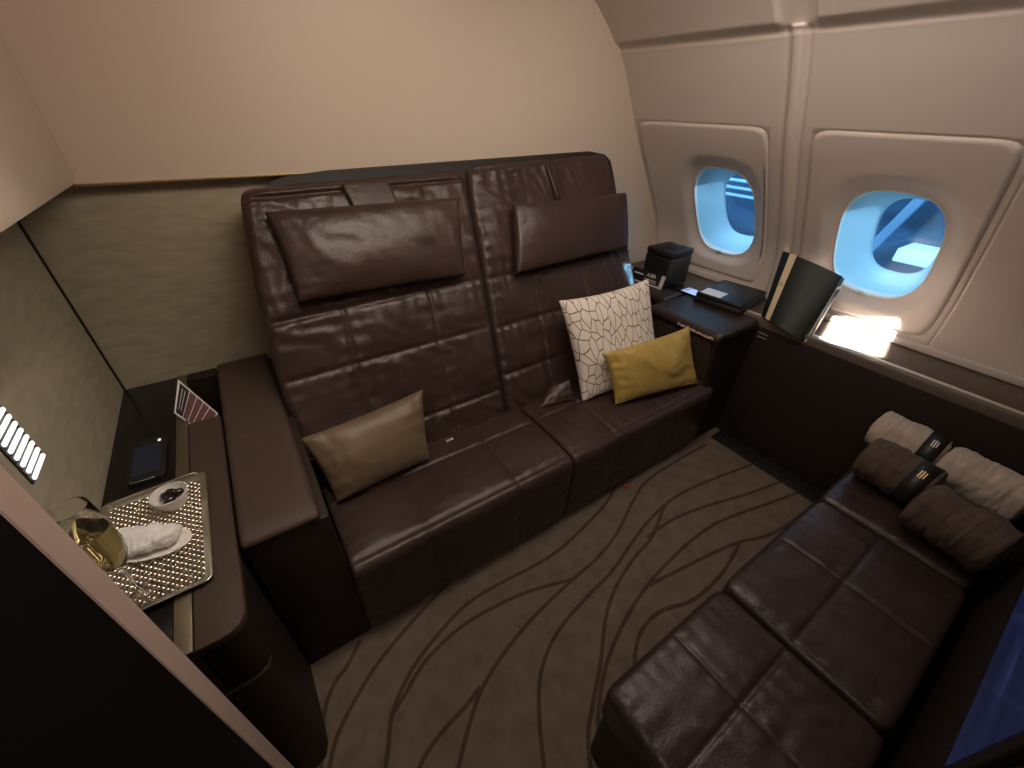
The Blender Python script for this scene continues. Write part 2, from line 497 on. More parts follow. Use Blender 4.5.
# ------------------------------------------------------------------ padded surfaces
def padded(name, base, W, H, mats, parent, r=.03, depth=.05, thick=.03, us=(), vs=(), puff=.008, seam=.010, wr=.004, nu=90, nv=70, seed=0, corner=14, sw=.010, crown=0, ulim=9):
    """base(u,v)->(point, normal), u in [0,W], v in [0,H] metres. A closed padded panel: rounded edges, stitched channels, soft folds."""
    verts, faces = [], []
    ub = [0] + sorted(us) + [W]; vb = [0] + sorted(vs) + [H]
    def cell(x, B):
        for a, b in zip(B, B[1:]):
            if x <= b: return math.sin(math.pi * min(1, max(0, (x - a) / (b - a))))
        return 0
    for j in range(nv + 1):
        for i in range(nu + 1):
            # denser near the borders
            a = -math.cos(math.pi * i / nu); b = -math.cos(math.pi * j / nv)
            a = .5 * a + .5 * (2 * i / nu - 1); b = .5 * b + .5 * (2 * j / nv - 1)
            m = max(abs(a), abs(b))
            if m > 1e-6:
                k = m / ((abs(a) ** corner + abs(b) ** corner) ** (1 / corner)); aa, bb = a * k, b * k
            else: aa, bb = a, b
            u = (aa + 1) / 2 * W; v = (bb + 1) / 2 * H
            db = min((1 - m) * W / 2, (1 - m) * H / 2) if False else (1 - m) * min(W, H) / 2
            e = min(1, db / r); edge = math.sqrt(max(0, 1 - (1 - e) ** 2))
            p, n = base(u, v)
            h = thick * edge
            inner = min(1, db / .03)
            h += crown * (1 - a * a) * (1 - b * b)
            h += puff * (cell(u, ub) * cell(v, vb)) ** .5 * inner
            ds = 1e9
            for s in us:
                if v > ulim: continue
                h -= seam * math.exp(-((u - s) / sw) ** 2) * inner; ds = min(ds, abs(u - s))
            for s in vs:
                h -= seam * math.exp(-((v - s) / sw) ** 2) * inner; ds = min(ds, abs(v - s))
            if wr:
                # folds running away from the seams and the rim
                nearv = math.exp(-min([abs(v - s) for s in vs] + [v, H - v]) / .06)
                nearu = math.exp(-min([abs(u - s) for s in us] + [u, W - u]) / .06)
                w1 = noise.noise(V((u * 26 + seed * 7, v * 5, seed))) * nearv
                w2 = noise.noise(V((u * 5, v * 26 + 3, seed + 9))) * nearu
                q = noise.noise(V((u * 4 + seed, v * 4, seed * 3)))
                w3 = noise.noise(V(((u + v) * 16 + q * 3, (u - v) * 4, seed + 4)))
                h += wr * inner * (1 - .75 * math.exp(-(ds / .014) ** 2)) * (w1 + w2 + .5 * w3 + .8 * q)
            verts.append(p + n * h)
    n1 = nu + 1
    for j in range(nv):
        for i in range(nu):
            faces.append((j * n1 + i, j * n1 + i + 1, (j + 1) * n1 + i + 1, (j + 1) * n1 + i))
    border = [i for i in range(nu)] + [j * n1 + nu for j in range(nv)] + [nv * n1 + i for i in range(nu, 0, -1)] + [j * n1 for j in range(nv, 0, -1)]
    # skirt
    k0 = len(verts); 
    cen = sum((verts[b] for b in border), V((0, 0, 0))) / len(border)
    for b in border:
        j, i = divmod(b, n1)
        a = 2 * i / nu - 1; bb = 2 * j / nv - 1
        p, n = base((a + 1) / 2 * W, (bb + 1) / 2 * H)
        verts.append(verts[b] - n * depth)
    nb = len(border)
    for k in range(nb):
        faces.append((border[k], k0 + k, k0 + (k + 1) % nb, border[(k + 1) % nb]))
    k1 = len(verts); verts.append(sum(verts[k0:k0 + nb], V((0, 0, 0))) / nb)
    for k in range(nb): faces.append((k0 + k, k1, k0 + (k + 1) % nb))
    return mesh(name, verts, faces, mats, parent)

def quadbase(BL, BR, TR, TL, W, H, sign=1):
    BL, BR, TR, TL = map(V, (BL, BR, TR, TL))
    n = (BR - BL).cross(TL - BL).normalized() * sign
    def f(u, v):
        s, t = u / W, v / H
        return (BL * (1 - s) + BR * s) * (1 - t) + (TL * (1 - s) + TR * s) * t, n
    return f

# ------------------------------------------------------------------ sofa
sofa = thing('leather_sofa', 'large chocolate brown leather two-section sofa under the cream wall', 'sofa', (.97, 1.3, 0))
def bp(x, z, off=0):      # a point of the leaning back plane; off = distance in front of it
    n = V((0, -.8944, .4472))
    return V((x, 1.30 + .5 * (z - .43), z)) + n * off
BO = -.045
def back(name, xs, us, vs, seed, bow=0):
    (bl, br, tr, tl) = xs
    W = br[0] - bl[0] + .04; H = 1.15
    qb = quadbase(bp(*bl, BO), bp(*br, BO), bp(*tr, BO), bp(*tl, BO), W, H)
    def base(u, v):
        p, n = qb(u, v)
        k = (1 - u / W) if bow < 0 else u / W
        return p + V((bow * k * math.sin(math.pi * min(1, max(0, v / H))), 0, 0)), n
    return padded(name, base, W, H, M_leather, sofa,
                  r=.035, depth=.05, thick=.035, us=us, vs=vs, puff=.008, seam=.009, wr=.011, nu=150, nv=150, seed=seed, corner=24, sw=.0075, ulim=vz(1.02))
# v runs 0..1.15 from z .40 up to 1.44
def vz(z): return (z - .40) / 1.04 * 1.15
back('backrest', ((-.014, .40), (.885, .40), (.978, 1.470), (.072, 1.455)), (.285, .655), (vz(.55), vz(.82), vz(1.015), vz(1.40)), 1, -.036)
back('backrest', ((.892, .40), (1.95, .40), (1.890, 1.510), (.982, 1.485)), (.30, .66), (vz(.60), vz(.80), vz(1.0), vz(1.42)), 2, .018)
# top roll and fixing straps
# headrest pillows
def pillow(name, quad, thick, m, parent, seed=0, seam=True, wr=.006, pinch=.06, p=.42, nrm=None, n=48, rad=0):
    BL, BR, TR, TL = map(V, quad)
    nn = (BR - BL).cross(TL - BL).normalized()
    top, bot = [], []
    c = (BL + BR + TR + TL) / 4
    for j in range(n + 1):
        for i in range(n + 1):
            a = -math.cos(math.pi * i / n) * .45 + .55 * (2 * i / n - 1); b = -math.cos(math.pi * j / n) * .45 + .55 * (2 * j / n - 1)
            aa = a * (1 - pinch * (1 - b * b)); bb = b * (1 - pinch * (1 - a * a))
            if rad:
                m_ = max(abs(aa), abs(bb)); k = m_ / ((abs(aa) ** rad + abs(bb) ** rad) ** (1 / rad)) if m_ > 1e-6 else 1
                aa *= k; bb *= k
            s, t = (aa + 1) / 2, (bb + 1) / 2
            P = (BL * (1 - s) + BR * s) * (1 - t) + (TL * (1 - s) + TR * s) * t
            h = thick / 2 * max(0, (1 - a * a) * (1 - b * b)) ** p
            W_ = (BR - BL).length; H_ = (TL - BL).length
            x, y = a * W_ / 2, b * H_ / 2
            ed = min(1, 8 * (1 - max(abs(a), abs(b))))
            q = noise.noise(V((x * 7 + seed, y * 7, seed)))
            e1 = math.exp(-(1 - abs(b)) * H_ / .12) * noise.noise(V((x * 34 + seed, y * 7, seed + 2)))
            e2 = math.exp(-(1 - abs(a)) * W_ / .12) * noise.noise(V((x * 7 + seed, y * 34, seed + 5)))
            dg = noise.noise(V(((x + y) * 14 + q * 2, (x - y) * 4, seed + 8)))
            w = wr * ed * (1.2 * e1 + 1.2 * e2 + .6 * dg + 1.1 * q)
            top.append(P + nn * (h + w)); bot.append(P - nn * h)
    n1 = n + 1; vs = top + bot; off = len(top); fs = []
    for j in range(n):
        for i in range(n):
            fs.append((j * n1 + i, j * n1 + i + 1, (j + 1) * n1 + i + 1, (j + 1) * n1 + i))
            fs.append((off + j * n1 + i, off + (j + 1) * n1 + i, off + (j + 1) * n1 + i + 1, off + j * n1 + i + 1))
    bm = bmesh.new(); bv = [bm.verts.new(v) for v in vs]
    for f in fs: bm.faces.new([bv[k] for k in f])
    bmesh.ops.remove_doubles(bm, verts=bm.verts, dist=.0004)
    return from_bm(name, bm, m, parent)
h1 = pillow('headrest_cushion', (bp(.135, 1.07, .035), bp(.825, 1.055, .035), bp(.885, 1.35, .035), bp(.125, 1.36, .035)), .11, M_leather, sofa, 11, wr=.006, pinch=.015, p=.3)
h2 = pillow('headrest_cushion', (bp(1.085, 1.02, .04), bp(1.86, 1.035, .04), bp(1.915, 1.30, .04), bp(1.15, 1.30, .04)), .11, M_leather, sofa, 15, wr=.003, pinch=.01, p=.3)
def strap(x0, x1, z0, z1, par, seed):
    W, H = x1 - x0, z1 - z0
    return padded('headrest_strap', quadbase(bp(x0 + .02, z0, .022), bp(x1 + .02, z0, .022), bp(x1, z1, .008), bp(x0, z1, .008), W, H), W, H, M_leather, par,
                  r=.006, depth=.004, thick=.004, puff=0, wr=.001, nu=14, nv=14, seed=seed)
strap(.415, .60, 1.34, 1.44, h1, 3)
strap(1.42, 1.44, 1.31, 1.46, h2, 4)
# hard shell behind the backrests
shell = [(.03, .02), (1.955, .02), (1.93, .7), (1.925, .95), (1.93, 1.30), (1.93, 1.41), (1.925, 1.46), (1.89, 1.49), (1.80, 1.505), (.40, 1.475), (.26, 1.465), (.19, 1.45), (.14, 1.42), (.11, 1.37), (.085, 1.25), (.05, 1.0), (.03, .7)]
bm = bmesh.new()
def shp(x, z, o):
    return V((x, 1.30 + .5 * (max(z, .43) - .43) + .045 + (0 if z > .43 else 0), z)) + V((0, o, 0))
f_ = [bm.verts.new(shp(x, z, .0)) for x, z in shell]; b_ = [bm.verts.new(shp(x, z, .035)) for x, z in shell]
m_ = len(shell)
bm.faces.new(f_[1:m_]  + [f_[0]]) if False else None
# split at the fold so that both faces stay planar
kk = bm.verts.new(shp(.03, .43, 0)); kk2 = bm.verts.new(shp(1.955, .43, 0)); kb = bm.verts.new(shp(.03, .43, .035)); kb2 = bm.verts.new(shp(1.955, .43, .035))
bm.faces.new([f_[0], f_[1], kk2, kk]); bm.faces.new([kk, kk2] + f_[2:])
bm.faces.new([b_[0], kb, kb2, b_[1]]); bm.faces.new([kb] + b_[:1:-1] + [kb2])
ringf = [f_[0], f_[1], kk2] + f_[2:] + [kk]; ringb = [b_[0], b_[1], kb2] + b_[2:] + [kb]
for i in range(len(ringf)):
    j = (i + 1) % len(ringf); bm.faces.new((ringf[i], ringf[j], ringb[j], ringb[i]))
from_bm('seat_shell', bm, M_shell, sofa, smooth=False)

# seat cushions: top and front in one upholstered sweep
def seat(x0, x1, us, seed):
    # profile from back to front edge and down to just above the floor
    R_ = .028; yb, yf, zt, zb = 1.335, .888, .432, .035
    segs = []
    L1 = yb - (yf + R_); L2 = math.pi / 2 * R_; L3 = (zt - R_) - zb
    H = L1 + L2 + L3
    def base(u, v):
        v = H - v         # v=0 bottom front, v=H back
        x = x0 + u
        if v <= L1: return V((x, yb - v, zt + .012 * math.sin(math.pi * v / L1))), V((0, 0, 1))
        if v <= L1 + L2:
            a = (v - L1) / R_
            return V((x, yf + R_ - R_ * math.sin(a), zt - R_ + R_ * math.cos(a))), V((0, -math.sin(a), math.cos(a)))
        w = v - L1 - L2
        return V((x, yf + .02 * (w / L3) ** 1.5, zt - R_ - w)), V((0, -1, 0))
    W = x1 - x0
    edge = L3 + L2 + .005
    return padded('seat_cushion', base, W, H, M_leather, sofa, r=.018, depth=.03, thick=.010, us=us, vs=(edge, edge + .255), puff=.007, seam=.006, wr=.0045, nu=120, nv=120, seed=seed, corner=26, sw=.006)
seat(.004, .955, (.275, .67), 21)
seat(.962, 1.980, (.27, .62), 22)
box('seat_base', (.01, .93, .0), (1.96, 1.33, .40), M_black, sofa, bev=.005)
# lap belt flap and a small chrome tag in the back gap
sb = pillow('seat_belt', [(1.03, 1.235, .462), (1.225, 1.20, .462), (1.235, 1.262, .545), (1.14, 1.30, .515)], .02, M_leather, sofa, 31, wr=.004, pinch=.0, p=.3, n=20)
box('belt_buckle', (.525, 1.262, .452), (.565, 1.277, .464), M_silver, sofa, bev=.002, M=Matrix.Rotation(0, 4, 'X'))

rt_ = box('release_tab', (1.362, .872, .012), (1.385, .886, .030), mat('red_tab', (.55, .06, .06), .4), sofa, bev=.002); rt_['label'] = 'tiny red pull tab under the seat front'
# loose cushions
cu = pillow('olive_cushion', [(.035, 1.175, .462), (.42, 1.20, .468), (.475, 1.335, .725), (-.012, 1.325, .69)], .15, M_satin, None, 41, wr=.006, pinch=.05)
tag(cu, 'olive brown satin cushion leaning beside the left armrest', 'cushion')
cu = pillow('patterned_cushion', [(1.25, 1.165, .455), (1.775, 1.10, .46), (1.80, 1.34, .955), (1.222, 1.39, .935)], .15, M_crackle, None, 43, wr=.004, pinch=.07)
tag(cu, 'cream square cushion with gold crackle lines on the sofa', 'cushion')
cu = pillow('gold_cushion', [(1.365, 1.050, .466), (1.900, .943, .468), (1.852, 1.063, .775), (1.325, 1.160, .725)], .12, M_yellow, None, 47, wr=.012, pinch=.075)
tag(cu, 'shiny golden yellow rectangular cushion in front of the patterned one', 'cushion')

# ------------------------------------------------------------------ left armrest block
arm = thing('armrest_cabinet', 'brown leather armrest block between sofa and side console', 'armrest', (-.12, 1.4, 0))
box('body', (-.222, .918, 0), (-.002, 1.99, .700), M_body, arm, bev=.006)
padded('top_pad', quadbase((-.224, .912, .718), (-.022, .912, .718), (-.022, 1.99, .718), (-.224, 1.99, .718), .202, 1.078), .202, 1.078, M_pad, arm,
       r=.024, depth=.010, thick=.026, vs=(.445,), puff=0, seam=.005, wr=0, nu=24, nv=120, corner=30, sw=.004)

# ------------------------------------------------------------------ left side console
con = thing('side_console', 'low dark side console carrying the silver tray', 'console', (-.39, 1.3, 0))
prism('body', [(-.549, .69), (-.28, .69), (-.25, .70), (-.236, .73), (-.234, .78), (-.234, 1.99), (-.549, 1.99)], 0, .498, M_body, con)
for v in con.children[0].data.vertices:
    k = 1 - (v.co.z / .498)
    if v.co.y < -.45: v.co.y -= .075 * k
    if v.co.x > .1 and v.co.y < -.4: v.co.x += .012 * k
prism('top_pad', rrect(-.333, .697, -.232, 1.60, .012, 3)[:8] + [(-.333, .697)] + [(-.232 - .05 + .05 * math.sin(t), .697 + .05 - .05 * math.cos(t)) for t in (0, .4, .8, 1.2, 1.57)], .690, .712, M_pad, con, bev=.004)
prism('pad_support', rrect(-.333, .699, -.234, 1.598, .012, 3)[:8] + [(-.333, .699)] + [(-.234 - .05 + .05 * math.sin(t), .699 + .05 - .05 * math.cos(t)) for t in (0, .4, .8, 1.2, 1.57)], .499, .6895, M_body, con)
box('gloss_panel', (-.549, .70, .499), (-.372, 1.99, .709), M_blackgloss, con, bev=.002)
box('metal_strip', (-.3705, .70, .499), (-.335, 1.99, .712), M_bronze, con, bev=.0015)
box('rear_rim', (-.333, 1.93, .499), (-.229, 1.99, .712), M_body, con, bev=.003)

# menu card propped in the recess of the console
card = thing('menu_card', 'upright printed menu card leaning in the slot of the side console', 'card', (-.33, 1.64, .7))
A, B_, C_, D_ = V((-.315, 1.694, .847)), V((-.363, 1.640, .748)), V((-.310, 1.603, .655)), V((-.240, 1.620, .705))
nrm = (B_ - A).cross(D_ - A).normalized()
def quad_solid(name, q, th, m, parent, n):
    q = [V(p) for p in q]; b = [p - n * th for p in q]
    return mesh(name, q + b, [(0, 1, 2, 3), (7, 6, 5, 4), (0, 4, 5, 1), (1, 5, 6, 2), (2, 6, 7, 3), (3, 7, 4, 0)], m, parent, smooth=False)
if nrm.y > 0: nrm = -nrm
def cp(s, t, o=0): return (A * (1 - s) + D_ * s) * (1 - t) + (B_ * (1 - s) + C_ * s) * t + nrm * o
M_cardred = mat('menu_maroon', (.16, .07, .075), .5); M_cardblk = mat('menu_black', (.02, .016, .022), .4)
L_card = 1.0
quad_solid('card_board', [cp(0, 0), cp(0, 1), cp(L_card, 1), cp(L_card, 0)], .003, M_paper, card, nrm)
quad_solid('header_panel', [cp(.05, .05, .001), cp(.05, .95, .001), cp(.28, .95, .001), cp(.28, .05, .001)], .0008, M_cardblk, card, nrm)
for a, b in ((.30, .46), (.48, .62), (.64, .78), (.80, .97)):
    quad_solid('menu_column', [cp(a, .05, .001), cp(a, .95, .001), cp(b, .95, .001), cp(b, .05, .001)], .0008, M_cardred, card, nrm)
for a in (.12, .19): quad_solid('text_line', [cp(a, .15, .0016), cp(a, .8, .0016), cp(a + .015, .8, .0016), cp(a + .015, .15, .0016)], .0006, M_gluetxt, card, nrm)

# handset in the gloss panel
ph = thing('control_handset', 'black touchscreen control handset set on the black console panel', 'remote control', (-.44, 1.43, .71))
prism('body', rrect(-.492, 1.335, -.392, 1.56, .018), .7095, .722, M_softblack, ph, bev=.003)
M_hscreen = mat('handset_screen', (.012, .014, .02), .12, emit=((.25, .33, .5), .012))
prism('screen', rrect(-.480, 1.37, -.404, 1.52, .006), .722, .7228, M_hscreen, ph)
tube('chrome_edge', [(-.480, 1.345, .722), (-.46, 1.338, .722), (-.42, 1.338, .722)], .0016, M_silver, ph, sub=4)
box('status_icon', (-.417, 1.528, .7222), (-.409, 1.54, .7228), mat('icon_white', (.9, .9, .9), .4, emit=((1, 1, 1), .5)), ph, bev=0)

# ------------------------------------------------------------------ tray and what stands on it
def tray_mat():
    m = mat('hammered_silver', (.86, .80, .70), .20, 1)
    nt = m.node_tree; b = nt.nodes['Principled BSDF']
    tc = nt.nodes.new('ShaderNodeTexCoord')
    mp = nt.nodes.new('ShaderNodeMapping'); mp.inputs['Scale'].default_value = (1, 1, 1); mp.inputs['Rotation'].default_value = (0, 0, .78)
    br = nt.nodes.new('ShaderNodeTexVoronoi'); br.inputs['Scale'].default_value = 78; br.inputs['Randomness'].default_value = 0.0
    bp_ = nt.nodes.new('ShaderNodeBump'); bp_.inputs['Strength'].default_value = 1; bp_.inputs['Distance'].default_value = .014
    nt.links.new(tc.outputs['Object'], mp.inputs[0]); nt.links.new(mp.outputs[0], br.inputs['Vector']); nt.links.new(br.outputs[0], bp_.inputs['Height']); nt.links.new(bp_.outputs[0], b.inputs['Normal'])
    return m
M_hammer = tray_mat()
tray = thing('silver_tray', 'silver serving tray with dimpled base on the side console', 'tray', (-.405, 1.06, .713))
tq = [V((-.537, .845, .7125)), V((-.283, .862, .7125)), V((-.290, 1.283, .7125)), V((-.538, 1.268, .7125))]
def trayring(inset, z, n=8, r=.022):
    c = sum(tq, V((0, 0, 0))) / 4
    hx, hy = (tq[1] - tq[0]).length / 2 - inset, (tq[3] - tq[0]).length / 2 - inset
    pts = rrect(-hx, -hy, hx, hy, max(.004, r - inset * .5), n)
    a = .0
    return [V((c.x + x, c.y + y, z)) for x, y in pts]
rs = [trayring(.014, .7130), trayring(.0, .726), trayring(-.001, .7275), trayring(.003, .7280), trayring(.016, .7175), trayring(.02, .7165)]
N_ = len(rs[0]); vs_ = [p for r in rs for p in r]; fs_ = [(i * N_ + k, i * N_ + (k + 1) % N_, (i + 1) * N_ + (k + 1) % N_, (i + 1) * N_ + k) for i in range(5) for k in range(N_)]
fs_.append(tuple(range(N_))[::-1])
mesh('tray_rim', vs_, fs_, M_silver, tray)
mesh('dimpled_base', rs[-1] , [tuple(range(N_))], M_hammer, tray, smooth=False)
for yy in (1.262,):
    tube('handle', [(-.52, yy, .722), (-.515, yy, .734), (-.41, yy + .006, .736), (-.32, yy + .012, .736), (-.31, yy + .012, .722)], .0025, M_silver, tray, sub=5)

TZ = .7168
bowl = thing('snack_bowl', 'small white china bowl of dark dates on the silver tray', 'bowl', (-.366, 1.19, TZ))
lathe('bowl_body', [(0, 0), (.025, 0), (.028, .004), (.040, .026), (.045, .050), (.043, .0505), (.038, .028), (.022, .009), (0, .008)], (-.366, 1.18, TZ), M_white, bowl)
random.seed(3)
for k, (dx, dy, rz) in enumerate([(-.010, .006, .4), (.011, .004, 1.6), (.0, -.012, 2.5), (.002, .010, .9)]):
    d = lathe('date_fruit', [(0.0002, -.021), (.008, -.017), (.0125, -.005), (.0125, .005), (.008, .017), (.0002, .021)], (0, 0, 0), M_date, None, n=16)
    M_ = Matrix.Translation((-.366 + dx * 1.2, 1.18 + dy * 1.2, TZ + .036 + .003 * (k == 3))) @ Matrix.Rotation(rz, 4, 'Z') @ Matrix.Rotation(math.pi / 2 * .86, 4, 'X')
    for v in d.data.vertices:
        v.co = M_ @ v.co
        v.co += V((noise.noise(v.co * 90), noise.noise(v.co * 90 + V((5, 0, 0))), 0)) * .002
    tag(d, 'glossy dark date heaped in the small white bowl', 'date', 'dates in the white bowl')

plate = lathe('oval_dish', [(0, 0), (.55, 0), (.62, .003), (1.0, .012), (1.0, .014), (.6, .006), (0, .005)], (0, 0, 0), M_white, None, n=56)
for v in plate.data.vertices:
    v.co = Matrix.Translation((-.420, 1.052, TZ)) @ Matrix.Rotation(-.42, 4, 'Z') @ V((v.co.x * .102, v.co.y * .052, v.co.z))
tag(plate, 'oval white china dish under the rolled towel', 'dish')
# hot towel: soft twisted roll
tw_v, tw_f = [], []
nr, nc = 40, 28
for i in range(nr + 1):
    t = i / nr; x = (t - .5) * .165
    rr = .029 * (math.sin(math.pi * (.06 + .88 * t)) ** .35) * (1 + .18 * noise.noise(V((t * 6, 3, 1))))
    for k in range(nc):
        a = 2 * math.pi * k / nc
        q = 1 + .22 * noise.noise(V((t * 7, math.cos(a) * 1.6 + 4, math.sin(a) * 1.6))) + .22 * noise.noise(V((t * 16, math.cos(a) * 3, math.sin(a) * 3))) + .14 * math.sin(3 * a + t * 9) * .6
        y = rr * q * math.cos(a) * 1.35; z = rr * q * math.sin(a) * .85 + .024
        z = max(z, .003)
        P = Matrix.Translation((-.428, 1.062, TZ + .006)) @ Matrix.Rotation(-.40, 4, 'Z') @ V((x, y + .004 * math.sin(t * 7), z))
        tw_v.append(P)
for i in range(nr):
    for k in range(nc): tw_f.append((i * nc + k, i * nc + (k + 1) % nc, (i + 1) * nc + (k + 1) % nc, (i + 1) * nc + k))
tw_f.append(tuple(range(nc))[::-1]); tw_f.append(tuple(nr * nc + k for k in range(nc)))
tag(mesh('hot_towel', tw_v, tw_f, M_towel), 'white rolled hot towel lying on the oval dish', 'towel')

gc = V((-.424, .902, TZ))
gl = thing('champagne_glass', 'stemmed glass half filled with pale sparkling wine on the tray', 'glass', gc)
outer = [(.0005, .002), (.030, .002), (.031, .0035), (.012, .006), (.0042, .014), (.0036, .06), (.004, .108), (.008, .118), (.021, .133), (.031, .160), (.0355, .195), (.0355, .230), (.0335, .275), (.0315, .312), (.031, .315)]
inner = [(.0304, .3135), (.0325, .275), (.0343, .230), (.0343, .195), (.0298, .161), (.020, .136), (.008, .123), (.0005, .120)]
lathe('glass_body', outer + inner, gc, M_glass, gl, n=48)
lathe('sparkling_wine', [(.0005, .1206), (.0078, .1236), (.0198, .1366), (.0295, .1614), (.0340, .1952), (.0340, .230), (.0335, .243), (.0005, .2433)], gc, M_wine, gl, n=48)

# ------------------------------------------------------------------ striped patch of light on the left wall, put in as glowing bars
rl = thing('ribbed_light_patch', 'bright white ribbed patch of light, made of glowing bars, low on the left fabric wall', 'light', (-.548, 1.16, 1.0))
M_glowbar = mat('white_glow_bar', (1, 1, 1), .4, emit=((1, .98, .95), 1.15))
box('patch_backing', (-.5525, 1.135, .955), (-.5465, 1.245, 1.145), M_softblack, rl, bev=.002)
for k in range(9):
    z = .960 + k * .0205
    box('glow_bar', (-.547, 1.145, z), (-.541, 1.238, z + .0095), M_glowbar, rl, bev=.002)

# ------------------------------------------------------------------ right armrest and window console
M_side = mat('armrest_side_leather', (.085, .062, .050), .45, bump=[(260, .1)])
M_armtop = mat('armrest_top_leather', (.032, .021, .017), .42, bump=[(260, .1)], spec=.5)
ra = thing('corner_armrest', 'dark leather corner armrest with gold script between sofa and windows', 'armrest', (2.1, 1.4, 0))
prism('body', [(2.035, .925), (2.265, .925), (2.265, 1.945), (2.035, 1.945)], 0, .745, M_body, ra)
padded('top_pad', quadbase((1.885, .905, .755), (2.262, .905, .755), (2.262, 1.36, .755), (1.885, 1.36, .755), .377, .455), .377, .455, M_armtop, ra,
       r=.024, depth=.03, thick=.024, puff=0, wr=0, nu=40, nv=60, corner=40)
padded('rear_pad', quadbase((2.035, 1.362, .755), (2.262, 1.362, .755), (2.262, 1.945, .755), (2.035, 1.945, .755), .227, .58), .227, .58, M_armtop, ra,
       r=.012, depth=.03, thick=.024, puff=0, wr=0, nu=30, nv=60, corner=40)
quad_solid('side_panel', [(1.889, .945, .735), (1.889, 1.32, .735), (2.0, 1.32, .40), (2.0, .93, .40)], .02, M_side, ra, V((-.96, 0, -.28)))
quad_solid('corner_post', [(1.893, .913, .738), (2.0, .925, .40), (2.0, .925, 0), (2.262, .915, 0), (2.262, .913, .738)][0:1] + [(2.0, .915, .05), (2.262, .915, .05), (2.262, .913, .738)], .02, M_body, ra, V((0, -1, 0)))
random.seed(5)
# ornate gold script band
vs_, fs_ = [], []
for k in range(26):
    y = .935 + k * .0085; h = .006 + .007 * random.random(); z = .741 + .004 * random.random()
    b = len(vs_); w = .0032 + .003 * random.random(); sk = .006 * (random.random() - .5)
    vs_ += [(1.880, y, z), (1.880, y + w, z), (1.880, y + w + sk, z + h), (1.880, y + sk, z + h)]
    vs_ += [(1.886, q[1], q[2]) for q in vs_[b:b + 4]]
    fs_ += [(b, b + 3, b + 2, b + 1), (b, b + 1, b + 5, b + 4), (b + 1, b + 2, b + 6, b + 5), (b + 2, b + 3, b + 7, b + 6), (b + 3, b, b + 4, b + 7)]
mesh('gold_script', vs_, fs_, mat('pale_gold_script', (.80, .68, .50), .35, .3), ra, smooth=False)

wc = thing('window_console', 'long dark ledge console running under the cabin windows', 'console', (2.4, .8, 0))
box('body', (2.27, -.298, .0), (2.555, .918, .735), M_body, wc, bev=.003)
box('top_edge', (2.268, -.298, .735), (2.30, 1.945, .780), mat('console_edge', (.13, .10, .08), .4), wc, bev=.004)
box('metal_strip', (2.3005, -.298, .735), (2.320, 1.945, .782), mat('pale_metal_strip', (.80, .72, .62), .4, .55), wc, bev=.001)
box('ledge_top', (2.3205, -.298, .735), (2.592, 1.945, .776), mat('ledge_brown', (.075, .052, .038), .28, spec=.5), wc, bev=.003)
box('rear_bead', (2.575, -.298, .776), (2.592, 1.945, .812), M_wallwin, wc, bev=.005)
for k in range(2): box('vent_slot', (2.2675, .845 - .0, .700 - k * .022), (2.2705, .90, .707 - k * .022), mat('slot_trim', (.22, .18, .15), .5), wc, bev=.001)
# perforated grille along the floor
gv_ = box('floor_grille', (2.15, .20, .001), (2.268, .88, .012), M_black, wc, bev=.004)
for k in range(18):
    for r_ in range(2):
        y = .84 - k * .036 - r_ * .018; x = 2.185 + r_ * .045
        lathe('grille_stud', [(.0105, 0), (.0105, .004), (.007, .006), (.0001, .006)], (x, y, .0118), M_shell, wc, n=10)

# objects on the window ledge
bx_ = thing('black_cube_box', 'black cube-shaped box on the ledge behind the nearer window', 'box', (2.24, 1.56, .781))
bx_['label'] = 'black cube-shaped box on the ledge beside the sofa headrest'
box('box_body', (2.15, 1.47, .7835), (2.36, 1.66, .965), M_softblack, bx_, bev=.010, seg=4)
box('box_lid', (2.148, 1.468, .9655), (2.362, 1.662, 1.005), M_softblack, bx_, bev=.012, seg=4)
lathe('lid_recess', [(0.0001, 0), (.035, 0), (.037, .002), (.033, .003), (.0001, .001)], (2.255, 1.565, 1.005), M_black, bx_, n=24)

sg = thing('table_sign', 'small black sign with silver frame and white lettering on the corner armrest', 'sign', (2.11, 1.6, .781))
e0 = V((2.105, 1.735, .7815)); e1 = V((2.128, 1.475, .7815)); up = V((.02, 0, .078))
n_s = -(e1 - e0).cross(up).normalized()
if n_s.x > 0: n_s = -n_s
def sgp(s, t, o=0): return e0 + (e1 - e0) * s + up * t + n_s * o
quad_solid('sign_frame', [sgp(0, 0, .004), sgp(1, 0, .004), sgp(1, 1, .004), sgp(0, 1, .004)], .008, mat('pale_silver_frame', (.62, .60, .58), .4, .2), sg, n_s)
quad_solid('sign_face', [sgp(.09, .14, .0055), sgp(.91, .14, .0055), sgp(.91, 1.02, .0055), sgp(.09, 1.02, .0055)], .0025, M_black, sg, n_s)
text('lettering', 'A380', .030, frame(sgp(.64, .74, .006), e1 - e0, up), mat('sign_white', (.85, .85, .85), .5), sg)
for q in (.26, .40): quad_solid('text_line', [sgp(.48, q, .006), sgp(.82, q, .006), sgp(.82, q + .05, .006), sgp(.48, q + .05, .006)], .0006, M_gluetxt, sg, n_s)
quad_solid('text_line', [sgp(.16, .62, .006), sgp(.42, .62, .006), sgp(.42, .72, .006), sgp(.16, .72, .006)], .0006, M_gluetxt, sg, n_s)

